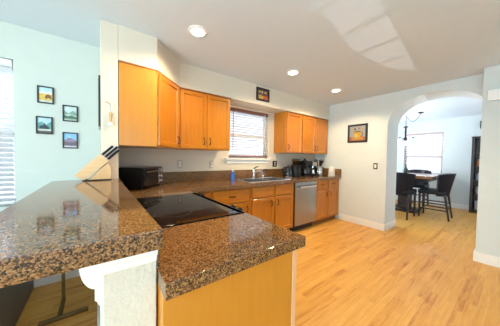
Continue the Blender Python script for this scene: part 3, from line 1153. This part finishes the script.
for (yy, off, ln) in ((-0.800, 0.027, 0.112), (-0.768, 0.027, 0.105), (-0.738, 0.027, 0.115), (-0.800, 0.0, 0.132), (-0.785, -0.027, 0.122), (-0.745, -0.026, 0.115)):
    k = thing('kitchen_knife', 'navy-handled kitchen knife standing in the slanted wood block', 'knife', tuple(end + up2 * off + Vector((0, yy, 0))), 0, 'knives in the wooden block')
    s = end + up2 * off + Vector((0, yy, 0))
    q = Matrix.Translation(s) @ Matrix(((dx.x, 0, up2.x, 0), (0, 1, 0, 0), (dx.z, 0, up2.z, 0), (0, 0, 0, 1)))
    b = B()
    b.box(0.008, ln, -0.007, 0.007, -0.0095, 0.0095, 0.004, 2)
    b.xf(q)
    b.build('handle', 'handle', k)
    b = B()
    b.box(0.0015, 0.009, -0.0075, 0.0075, -0.010, 0.010, 0.002)
    b.xf(q)
    b.build('bolster', 'steel', k)

# ---------------------------------------------------------------- things on the walls
c = thing('bottle_opener', 'bottle opener with pale wooden grip hung on the wall end', 'bottle opener', (-4.0, YS, 1.6))
b = B()
b.tube([(-4.032, YS - 0.002, 1.735), (-4.028, YS - 0.02, 1.738), (-4.005, YS - 0.022, 1.728), (-3.995, YS - 0.018, 1.712), (-3.994, YS - 0.015, 1.65)], 0.0035, 8)
b.build('hook', 'steel', c)
b = B()
b.lathe([(0.006, 0), (0.011, 0.01), (0.009, 0.04), (0.012, 0.085), (0.006, 0.095)], (-3.995, YS - 0.015, 1.565), 14)
b.build('grip', 'cork', c)
b = B()
b.lathe([(0.006, 0.0), (0.014, 0.006), (0.014, 0.022), (0.007, 0.03)], (-3.996, YS - 0.015, 1.537), 14)
b.build('cap', 'white', c)

c = thing('wall_frame', 'narrow black framed board seen edge-on on the wall end', 'picture', (-4.07, -0.5, 1.75))
B().box(-4.079, -4.0655, -0.69, -0.40, 1.525, 1.965, 0.002).build('frame', 'frame', c)
B().box(-4.0805, -4.079, -0.67, -0.42, 1.545, 1.945).build('print', plain('slate_print', (0.04, 0.05, 0.07), 0.5), c)


def picture(label, axis, c0, a0, a1, z0, z1, layers, border=0.012, dep=0.016, flip=1, cat='picture', group=None):
    """framed print; axis 'y' hangs on a wall facing -y at c0, 'x' on a wall facing -x; layers: (material, [(u, v)..]) in 0..1"""
    loc = ((a0 + a1) / 2, c0, (z0 + z1) / 2) if axis == 'y' else (c0, (a0 + a1) / 2, (z0 + z1) / 2)
    r = thing('framed_picture', label, cat, loc, 0, group)

    def P(u, w, d):
        return (u, c0 - d, w) if axis == 'y' else (c0 - d, u, w)

    def bx(b, u0, u1, w0, w1, d0, d1, bev=0.0):
        if axis == 'y':
            b.box(u0, u1, c0 - d1, c0 - d0, w0, w1, bev)
        else:
            b.box(c0 - d1, c0 - d0, u0, u1, w0, w1, bev)
    lo, hi = min(a0, a1), max(a0, a1)
    f = B()
    bx(f, lo, lo + border, z0, z1, 0.001, dep, 0.002)
    bx(f, hi - border, hi, z0, z1, 0.001, dep, 0.002)
    bx(f, lo + border, hi - border, z0, z0 + border, 0.001, dep, 0.002)
    bx(f, lo + border, hi - border, z1 - border, z1, 0.001, dep, 0.002)
    f.build('frame', 'frame', r)
    q = B()
    mats = []
    ia0, ia1 = (a0 + border * (1 if a1 > a0 else -1), a1 - border * (1 if a1 > a0 else -1))
    iz0, iz1 = z0 + border, z1 - border
    d = dep * 0.45
    for k, (rgb, poly) in enumerate(layers):
        mats.append(paint(rgb))
        q.mi = k
        pts = [P(ia0 + (ia1 - ia0) * u, iz0 + (iz1 - iz0) * v, d + 0.0004 * k) for u, v in poly]
        if axis == 'y':
            q.poly(pts, (0, 0.0003, 0))
        else:
            q.poly(pts, (0.0003, 0, 0))
    q.build('print', mats, r, smooth=False)
    return r


FULL = [(0, 0), (1, 0), (1, 1), (0, 1)]


def rect(u0, v0, u1, v1):
    return [(u0, v0), (u1, v0), (u1, v1), (u0, v1)]


def disc(u, v, r, rv=None, n=14):
    rv = rv or r
    return [(u + r * math.cos(2 * PI * k / n), v + rv * math.sin(2 * PI * k / n)) for k in range(n)]


GP = 'four small framed landscapes on the pale wall'
PY = -0.12
picture('small framed landscape with brown bison on yellow grass, topmost of four', 'y', PY, -4.541, -4.426, 1.765, 1.927, [
    ((0.45, 0.68, 0.80), FULL),
    ((0.75, 0.80, 0.80), [(0, 0.62), (0.3, 0.80), (0.55, 0.66), (0.8, 0.82), (1, 0.7), (1, 0.5), (0, 0.5)]),
    ((0.72, 0.50, 0.10), rect(0, 0.14, 1, 0.58)),
    ((0.22, 0.10, 0.04), [(0.42, 0.28), (0.5, 0.48), (0.68, 0.58), (0.9, 0.46), (0.96, 0.26), (0.9, 0.2), (0.84, 0.3), (0.6, 0.3), (0.55, 0.18), (0.5, 0.28)]),
    ((0.55, 0.60, 0.55), rect(0, 0, 1, 0.14))], 0.011, 0.016, 1, 'picture', GP)
picture('small framed picture of a dark train below teal hills, below the bison', 'y', PY, -4.552, -4.436, 1.472, 1.638, [
    ((0.42, 0.62, 0.72), FULL),
    ((0.12, 0.34, 0.30), [(0, 0.25), (0, 0.62), (0.3, 0.74), (0.6, 0.55), (1, 0.78), (1, 0.25)]),
    ((0.03, 0.05, 0.08), [(0.12, 0.26), (0.14, 0.46), (0.4, 0.5), (0.5, 0.66), (0.62, 0.52), (0.8, 0.44), (0.85, 0.26)]),
    ((0.62, 0.62, 0.56), rect(0, 0.14, 1, 0.25)),
    ((0.10, 0.10, 0.10), rect(0, 0, 1, 0.14))], 0.011, 0.016, 1, 'picture', GP)
picture('small framed misty green mountain valley, right above the purple mountain', 'y', PY, -4.365, -4.247, 1.612, 1.774, [
    ((0.55, 0.68, 0.66), FULL),
    ((0.22, 0.36, 0.30), [(0, 0.4), (0, 0.7), (0.35, 0.5), (0.7, 0.72), (1, 0.58), (1, 0.3)]),
    ((0.50, 0.62, 0.56), [(0, 0.38), (0.4, 0.46), (1, 0.36), (1, 0.28), (0, 0.3)]),
    ((0.08, 0.18, 0.12), [(0, 0.12), (0, 0.38), (0.3, 0.3), (0.6, 0.38), (1, 0.26), (1, 0.12)]),
    ((0.40, 0.46, 0.42), rect(0, 0, 1, 0.12))], 0.011, 0.016, 1, 'picture', GP)
picture('small framed purple snowy mountain under bright blue sky, lowest of four', 'y', PY, -4.367, -4.249, 1.341, 1.502, [
    ((0.25, 0.52, 0.80), FULL),
    ((0.28, 0.22, 0.32), [(0, 0.3), (0, 0.5), (0.25, 0.62), (0.45, 0.8), (0.65, 0.62), (1, 0.5), (1, 0.3)]),
    ((0.75, 0.78, 0.85), [(0.34, 0.68), (0.45, 0.8), (0.58, 0.68), (0.46, 0.72)]),
    ((0.16, 0.12, 0.16), [(0, 0.12), (0, 0.42), (0.5, 0.34), (1, 0.42), (1, 0.12)]),
    ((0.55, 0.55, 0.58), rect(0, 0, 1, 0.12))], 0.011, 0.016, 1, 'picture', GP)

# coffee print by the arch (u runs away from the corner, i.e. towards -y)
picture('black-framed painting of a yellow coffee cup beside the arch', 'x', 0.0, -0.760, -1.137, 1.602, 1.958, [
    ((0.260, 0.273, 0.298), FULL),
    ((0.341, 0.099, 0.037), [(0, 0), (1, 0), (1, 0.24), (0.7, 0.30), (0.3, 0.22), (0, 0.30)]),
    ((0.384, 0.211, 0.062), disc(0.5, 0.13, 0.40, 0.10)),
    ((0.434, 0.273, 0.031), [(0.27, 0.62), (0.74, 0.62), (0.70, 0.26), (0.62, 0.18), (0.38, 0.18), (0.30, 0.26)]),
    ((0.496, 0.384, 0.087), [(0.30, 0.46), (0.50, 0.46), (0.48, 0.22), (0.40, 0.22)]),
    ((0.161, 0.105, 0.025), disc(0.505, 0.62, 0.235, 0.05)),
    ((0.124, 0.124, 0.087), [(0.72, 0.56), (0.86, 0.52), (0.84, 0.34), (0.70, 0.30), (0.71, 0.36), (0.79, 0.38), (0.80, 0.48), (0.72, 0.50)]),
    ((0.409, 0.285, 0.099), disc(0.17, 0.82, 0.062, 0.075)),
    ((0.050, 0.050, 0.062), disc(0.36, 0.80, 0.058, 0.070)),
    ((0.434, 0.409, 0.372), disc(0.46, 0.86, 0.040, 0.045)),
    ((0.298, 0.099, 0.087), disc(0.60, 0.83, 0.050, 0.070)),
    ((0.384, 0.279, 0.112), disc(0.84, 0.82, 0.062, 0.075))], 0.036, 0.022)

picture('small brown framed still life hung on the soffit above the sink window', 'y', DS, -2.073, -1.800, 2.193, 2.400, [
    ((0.11, 0.045, 0.04), FULL),
    ((0.48, 0.38, 0.12), disc(0.20, 0.74, 0.10, 0.12)),
    ((0.55, 0.44, 0.24), disc(0.44, 0.78, 0.09, 0.10)),
    ((0.56, 0.46, 0.38), disc(0.43, 0.64, 0.07, 0.06)),
    ((0.58, 0.40, 0.18), disc(0.74, 0.74, 0.12, 0.12)),
    ((0.16, 0.06, 0.10), rect(0.05, 0.46, 0.95, 0.56)),
    ((0.62, 0.40, 0.06), [(0.12, 0.06), (0.34, 0.06), (0.38, 0.42), (0.10, 0.42)]),
    ((0.66, 0.46, 0.12), [(0.36, 0.06), (0.54, 0.06), (0.56, 0.36), (0.38, 0.40)]),
    ((0.62, 0.12, 0.03), disc(0.74, 0.24, 0.17, 0.20)),
    ((0.50, 0.05, 0.06), [(0.86, 0.05), (0.96, 0.05), (0.96, 0.40), (0.88, 0.36)])], 0.022, 0.018)


def outlet(name, label, cat, axis, c0, a, z, plate, kind, w=0.072, h=0.115):
    loc = (a, c0, z) if axis == 'y' else (c0, a, z)
    r = thing(name, label, cat, loc)

    def bx(b, u0, u1, w0, w1, d0, d1, bev=0.0):
        if axis == 'y':
            b.box(u0, u1, c0 - d1, c0 - d0, w0, w1, bev)
        else:
            b.box(c0 - d1, c0 - d0, u0, u1, w0, w1, bev)
    b = B()
    bx(b, a - w / 2, a + w / 2, z - h / 2, z + h / 2, 0.0003, 0.006, 0.002)
    b.build('cover_plate', plate, r)
    if kind == 'socket':
        for dz in (-0.021, 0.021):
            b = B()
            bx(b, a - 0.016, a + 0.016, z + dz - 0.014, z + dz + 0.014, 0.006, 0.008, 0.003)
            b.build('socket', 'almond' if plate != 'almond' else 'white', r)
    else:
        b = B()
        bx(b, a - 0.017, a + 0.017, z - 0.033, z + 0.033, 0.006, 0.010, 0.002)
        b.build('rocker', 'white', r)
    return r


outlet('wall_outlet', 'beige wall outlet on the wall between toaster oven and soap', 'outlet', 'y', 0.0, -2.672, 1.16, 'almond', 'socket')
outlet('wall_outlet', 'dark-plated wall outlet between window sill and kettle', 'outlet', 'y', 0.0, -1.318, 1.16, 'iron', 'socket', 0.115)
outlet('light_switch', 'bronze-plated light switch on the wall beside the arch', 'switch', 'x', 0.0, -1.29, 1.152, 'iron', 'rocker')
outlet('wall_outlet', 'pale wall outlet behind the toaster oven in the corner', 'outlet', 'y', 0.0, -3.16, 1.17, 'almond', 'socket')

c = thing('door_chime', 'white door chime box high on the wall right of the arch', 'chime', (-0.236, -2.75, 2.08))
B().box(-0.276, -0.2365, -2.905, -2.618, 2.012, 2.142, 0.008, 2).build('cover', 'white', c)
b = B()
for k in range(5):
    b.box(-0.2775, -0.2755, -2.88, -2.645, 2.032 + k * 0.022, 2.036 + k * 0.022)
b.build('grille', 'trim', c)

# ---------------------------------------------------------------- ceiling lamps
for k, (x, y, lab) in enumerate(((-3.342, -1.059, 'round recessed ceiling lamp nearest the corner wall cabinet'), (-1.979, -1.008, 'round recessed ceiling lamp, middle of three in a row'), (-0.868, -0.981, 'round recessed ceiling lamp nearest the arch wall'))):
    c = thing('recessed_light', lab, 'ceiling light', (x, y, H), 0, 'recessed kitchen ceiling lamps')
    b = B()
    b.lathe([(0.062, -0.012), (0.085, -0.005), (0.088, -0.0005), (0.060, -0.0005)], (x, y, H), 32)
    b.build('trim_ring', 'white', c)
    b = B()
    b.lathe([(0.061, -0.006), (0.060, -0.014), (0.0, -0.017)], (x, y, H), 32)
    b.build('diffuser', 'bulb', c)
    d = bpy.data.lights.new('recessed_lamp_light', 'SPOT')
    d.energy, d.color, d.spot_size, d.spot_blend, d.shadow_soft_size = 64, (1.0, 0.77, 0.47), 2.75, 0.5, 0.06
    o = bpy.data.objects.new('recessed_lamp_light', d)
    COL.objects.link(o)
    o.parent = c
    o.location = (0, 0, -0.03)

# ---------------------------------------------------------------- left corner below the bar
c = thing('sideboard', 'dark walnut sideboard below the left window, behind the bar', 'sideboard', (-4.85, -0.75, 0))
B().box(-5.10, -4.58, -1.50, -0.14, 0.0, 0.70, 0.004).build('body', 'walnut', c)
B().box(-5.12, -4.575, -1.52, -0.135, 0.70, 0.73, 0.004).build('top', 'walnut', c)
for x0 in (-5.09, -4.835):
    d = B().box(x0, x0 + 0.245, -1.514, -1.5, 0.06, 0.68, 0.003).build('door', 'walnut', c)
    B().cyl((x0 + 0.20, -1.514, 0.40), (x0 + 0.20, -1.532, 0.40), 0.009).build('knob', 'iron', d)

c = thing('side_table', 'side table on an antique brass base, standing under the bar', 'table', (-4.3, -0.6, 0))
b = B()
b.box(-4.445, -4.155, -0.792, -0.765, 0.0, 0.027, 0.003)
b.box(-4.345, -4.318, -0.766, -0.50, 0.0, 0.024, 0.003)
b.build('foot', 'brass', c)
B().box(-4.343, -4.320, -0.526, -0.503, 0.02, 0.55, 0.003).build('post', 'brass', c)
B().box(-4.45, -4.15, -0.80, -0.50, 0.55, 0.575, 0.004).build('tabletop', 'walnut', c)

# ---------------------------------------------------------------- dining room
c = thing('dining_table', 'tall square dining table with reddish brown top, beyond the arch', 'table', (2.2, -1.15, 0))
B().box(1.58, 2.78, -1.78, -0.52, 0.865, 0.925, 0.008, 2).build('tabletop', 'table', c)
B().box(1.68, 2.68, -1.68, -0.62, 0.79, 0.866, 0.003).build('apron', 'chairleg', c)
B().box(2.06, 2.30, -1.27, -1.03, 0.06, 0.79, 0.006).build('pedestal', 'chairleg', c)
B().box(1.90, 2.46, -1.43, -0.87, 0.0, 0.06, 0.006).build('foot', 'chairleg', c)


def make_chair(label):
    """counter-height chair with wrapped leather back, facing +y, origin on the floor"""
    r = thing('counter_chair', label, 'chair', (0, 0, 0), 0, 'black leather counter chairs at the dining table')
    b = B()
    b.box(-0.235, 0.235, -0.22, 0.25, 0.53, 0.625, 0.025, 3)
    b.build('seat', 'leather', r)
    # flared, wrapped back: wide at the top, narrow at the seat
    b = B()
    bm = b.bm
    nu, nv = 12, 8
    layers = []
    for off in (0.0, 0.045):
        g = []
        for j in range(nv + 1):
            v = j / nv
            half = 0.215 + 0.075 * v
            row = []
            for i in range(nu + 1):
                s = -1 + 2 * i / nu
                wrap = (0.15 + 0.07 * v) * abs(s) ** 2.3
                y = -0.235 - 0.10 * v + wrap + (off if abs(s) < 0.99 else off * 0.7)
                z = 0.50 + 0.50 * v - 0.03 * v * abs(s) ** 3
                x = s * (half - off * 0.5 * abs(s))
                row.append(bm.verts.new((x, y, z)))
            g.append(row)
        layers.append(g)
    for li, g in enumerate(layers):
        for j in range(nv):
            for i in range(nu):
                bm.faces.new((g[j][i], g[j][i + 1], g[j + 1][i + 1], g[j + 1][i]))
    g0, g1 = layers
    for i in range(nu):
        bm.faces.new((g0[0][i], g0[0][i + 1], g1[0][i + 1], g1[0][i]))
        bm.faces.new((g0[nv][i], g0[nv][i + 1], g1[nv][i + 1], g1[nv][i]))
    for j in range(nv):
        bm.faces.new((g0[j][0], g0[j + 1][0], g1[j + 1][0], g1[j][0]))
        bm.faces.new((g0[j][nu], g0[j + 1][nu], g1[j + 1][nu], g1[j][nu]))
    bmesh.ops.recalc_face_normals(bm, faces=bm.faces)
    b.build('backrest', 'leather', r)
    for (x, y, lean) in ((-0.205, 0.215, 0.0), (0.205, 0.215, 0.0), (-0.205, -0.20, -0.075), (0.205, -0.20, -0.075)):
        b = B()
        h = 0.54
        pts = [(x - 0.02, y - 0.02, h), (x + 0.02, y - 0.02, h), (x + 0.02, y + 0.02, h), (x - 0.02, y + 0.02, h)]
        vs = [bm2 for bm2 in ()]
        t = [b.bm.verts.new(p) for p in pts]
        k = 0.72
        q = [b.bm.verts.new((x + (p[0] - x) * k, y + lean + (p[1] - y) * k, 0.0)) for p in pts]
        b.bm.faces.new(t)
        b.bm.faces.new(list(reversed(q)))
        for i in range(4):
            b.bm.faces.new((t[i], q[i], q[(i + 1) % 4], t[(i + 1) % 4]))
        bmesh.ops.recalc_face_normals(b.bm, faces=b.bm.faces)
        b.build('leg', 'chairleg', r)
    for (x0, x1, y0, y1, z) in ((-0.20, -0.18, -0.23, 0.22, 0.20), (0.18, 0.20, -0.23, 0.22, 0.20), (-0.19, 0.19, 0.20, 0.22, 0.16), (-0.19, 0.19, -0.25, -0.23, 0.28), (-0.20, -0.18, -0.21, 0.22, 0.33), (0.18, 0.20, -0.21, 0.22, 0.33)):
        B().box(x0, x1, y0, y1, z - 0.013, z + 0.013, 0.002).build('stretcher', 'chairleg', r)
    return r


ch = make_chair('black leather counter chair seen in profile, its seat and legs in full view')
spots = [((1.97, -1.75), 0.03, None),
         ((1.42, -1.28), -PI / 2, 'black leather counter chair with its back turned, half behind the arch jamb'),
         ((2.98, -1.18), PI / 2, 'black leather counter chair beyond the table, under the dining window')]
for k, ((x, y), a, lab) in enumerate(spots):
    o = ch if k == 0 else copy_tree(ch)
    o.location = (x, y, 0)
    o.rotation_euler = (0, 0, a)
    if lab:
        o['label'] = lab

b = B()
b.lathe([(0.05, 0), (0.062, 0.02), (0.066, 0.09), (0.04, 0.15), (0.022, 0.18), (0.022, 0.24), (0.027, 0.245), (0, 0.246)], (2.0, -1.19, 0.925), 20)
tag(b.build('vase', 'green'), 'dark bottle-shaped vase standing on the dining table', 'vase')

# display cabinet
c = thing('display_cabinet', 'tall dark cabinet with open shelves against the far dining wall', 'cabinet', (3.41, -2.5, 0))
DX0, DX1, DY0, DY1, DZ = 3.24, 3.57, -3.0, -2.165, 1.835
for y0, y1 in ((DY0, DY0 + 0.05), (DY1 - 0.05, DY1)):
    B().box(DX0, DX1, y0, y1, 0, DZ, 0.003).build('side_panel', 'chairleg', c)
B().box(DX0 - 0.01, DX1, DY0 - 0.01, DY1 + 0.01, DZ, DZ + 0.035, 0.004).build('top', 'chairleg', c)
B().box(DX1 - 0.015, DX1, DY0 + 0.05, DY1 - 0.05, 0.06, DZ, 0).build('back_panel', 'chairleg', c)
for z in (0.06, 0.44, 0.78, 1.12, 1.46):
    B().box(DX0 + 0.01, DX1 - 0.015, DY0 + 0.05, DY1 - 0.05, z, z + 0.022).build('shelf', 'chairleg', c)
b = B()
b.box(3.33, 3.47, -2.40, -2.245, 0.082, 0.30, 0.006)
tag(b.build('storage_box', plain('grey_box', (0.32, 0.34, 0.37), 0.5)), 'grey box on the bottom shelf of the dark dining cabinet', 'box')
for k, (z, col, lab) in enumerate(((0.462, (0.30, 0.34, 0.40), 'grey canister on the second shelf of the dark dining cabinet'), (0.802, (0.38, 0.42, 0.50), 'pale blue jar on the middle shelf of the dark dining cabinet'), (1.142, (0.45, 0.20, 0.10), 'reddish brown jar on a high shelf of the dark dining cabinet'))):
    b = B()
    b.lathe([(0.05, 0), (0.06, 0.01), (0.06, 0.13), (0.045, 0.16), (0.045, 0.18), (0, 0.182)], (3.36, -2.30, z), 18)
    tag(b.build('storage_jar', plain('jar_paint', col, 0.35)), lab, 'jar')

tag(B().box(3.50, 3.589, -2.36, -2.262, 2.08, 2.275, 0.008, 2).build('wall_speaker', 'black'), 'small black speaker high on the dining wall above the dark cabinet', 'speaker')

# chandelier hung over the table from a swagged chain
c = thing('chandelier', 'dark metal chandelier with white glass shades hung over the dining table', 'chandelier', (2.2, -1.11, H))
b = B()
b.lathe([(0.065, 0), (0.062, -0.012), (0.02, -0.03), (0.0, -0.031)], (2.2, -1.40, H - 0.0005), 20)
b.build('canopy', 'iron', c)
b = B()
b.lathe([(0.018, 0), (0.016, -0.006), (0.005, -0.01), (0.005, -0.04), (0, -0.041)], (2.2, -1.11, H - 0.0005), 14)
b.build('ceiling_hook', 'iron', c)
b = B()
n = 26
for i in range(n):
    t0, t1 = i / n, (i + 0.9) / n

    def sw(t):
        return Vector((2.2, -1.40 + 0.29 * t, H - 0.03 - 0.26 * (4 * t * (1 - t)) * 0.62 - 0.01 * t))
    b.tube([sw(t0), sw((t0 + t1) / 2) + Vector((0.004 * (-1) ** i, 0, 0)), sw(t1)], 0.0065, 6)
b.build('chain', 'iron', c)
b = B()
b.tube([(2.2, -1.11, H - 0.04), (2.2, -1.11, 2.12)], 0.007, 8)
b.build('hanging_chain', 'iron', c)
b = B()
b.lathe([(0.0, 0.36), (0.016, 0.355), (0.05, 0.34), (0.05, 0.32), (0.018, 0.31), (0.022, 0.2), (0.018, 0.08), (0.034, 0.04), (0.034, 0.01), (0.012, -0.01), (0, -0.02)], (2.2, -1.11, 1.78), 18)
b.build('stem', 'iron', c)
for k in range(3):
    a = 2 * PI * k / 3 + 0.5
    ex, ey = 2.2 + 0.16 * math.cos(a), -1.11 + 0.16 * math.sin(a)
    b = B()
    b.tube([(2.2, -1.11, 1.80), (2.2 + 0.07 * math.cos(a), -1.11 + 0.07 * math.sin(a), 1.775), (2.2 + 0.115 * math.cos(a), -1.11 + 0.115 * math.sin(a), 1.80), (ex, ey, 1.84), ], 0.008, 8)
    b.lathe([(0.022, 0), (0.024, 0.03), (0.0, 0.034)], (ex, ey, 1.815), 14)
    arm = b.build('arm', 'iron', c)
    b = B()
    b.lathe([(0.030, 0.0), (0.044, -0.02), (0.060, -0.08), (0.088, -0.15), (0.084, -0.15), (0.055, -0.08), (0.04, -0.02), (0.026, -0.004)], (ex, ey, 1.818), 22)
    b.build('glass_shade', 'opal', arm)
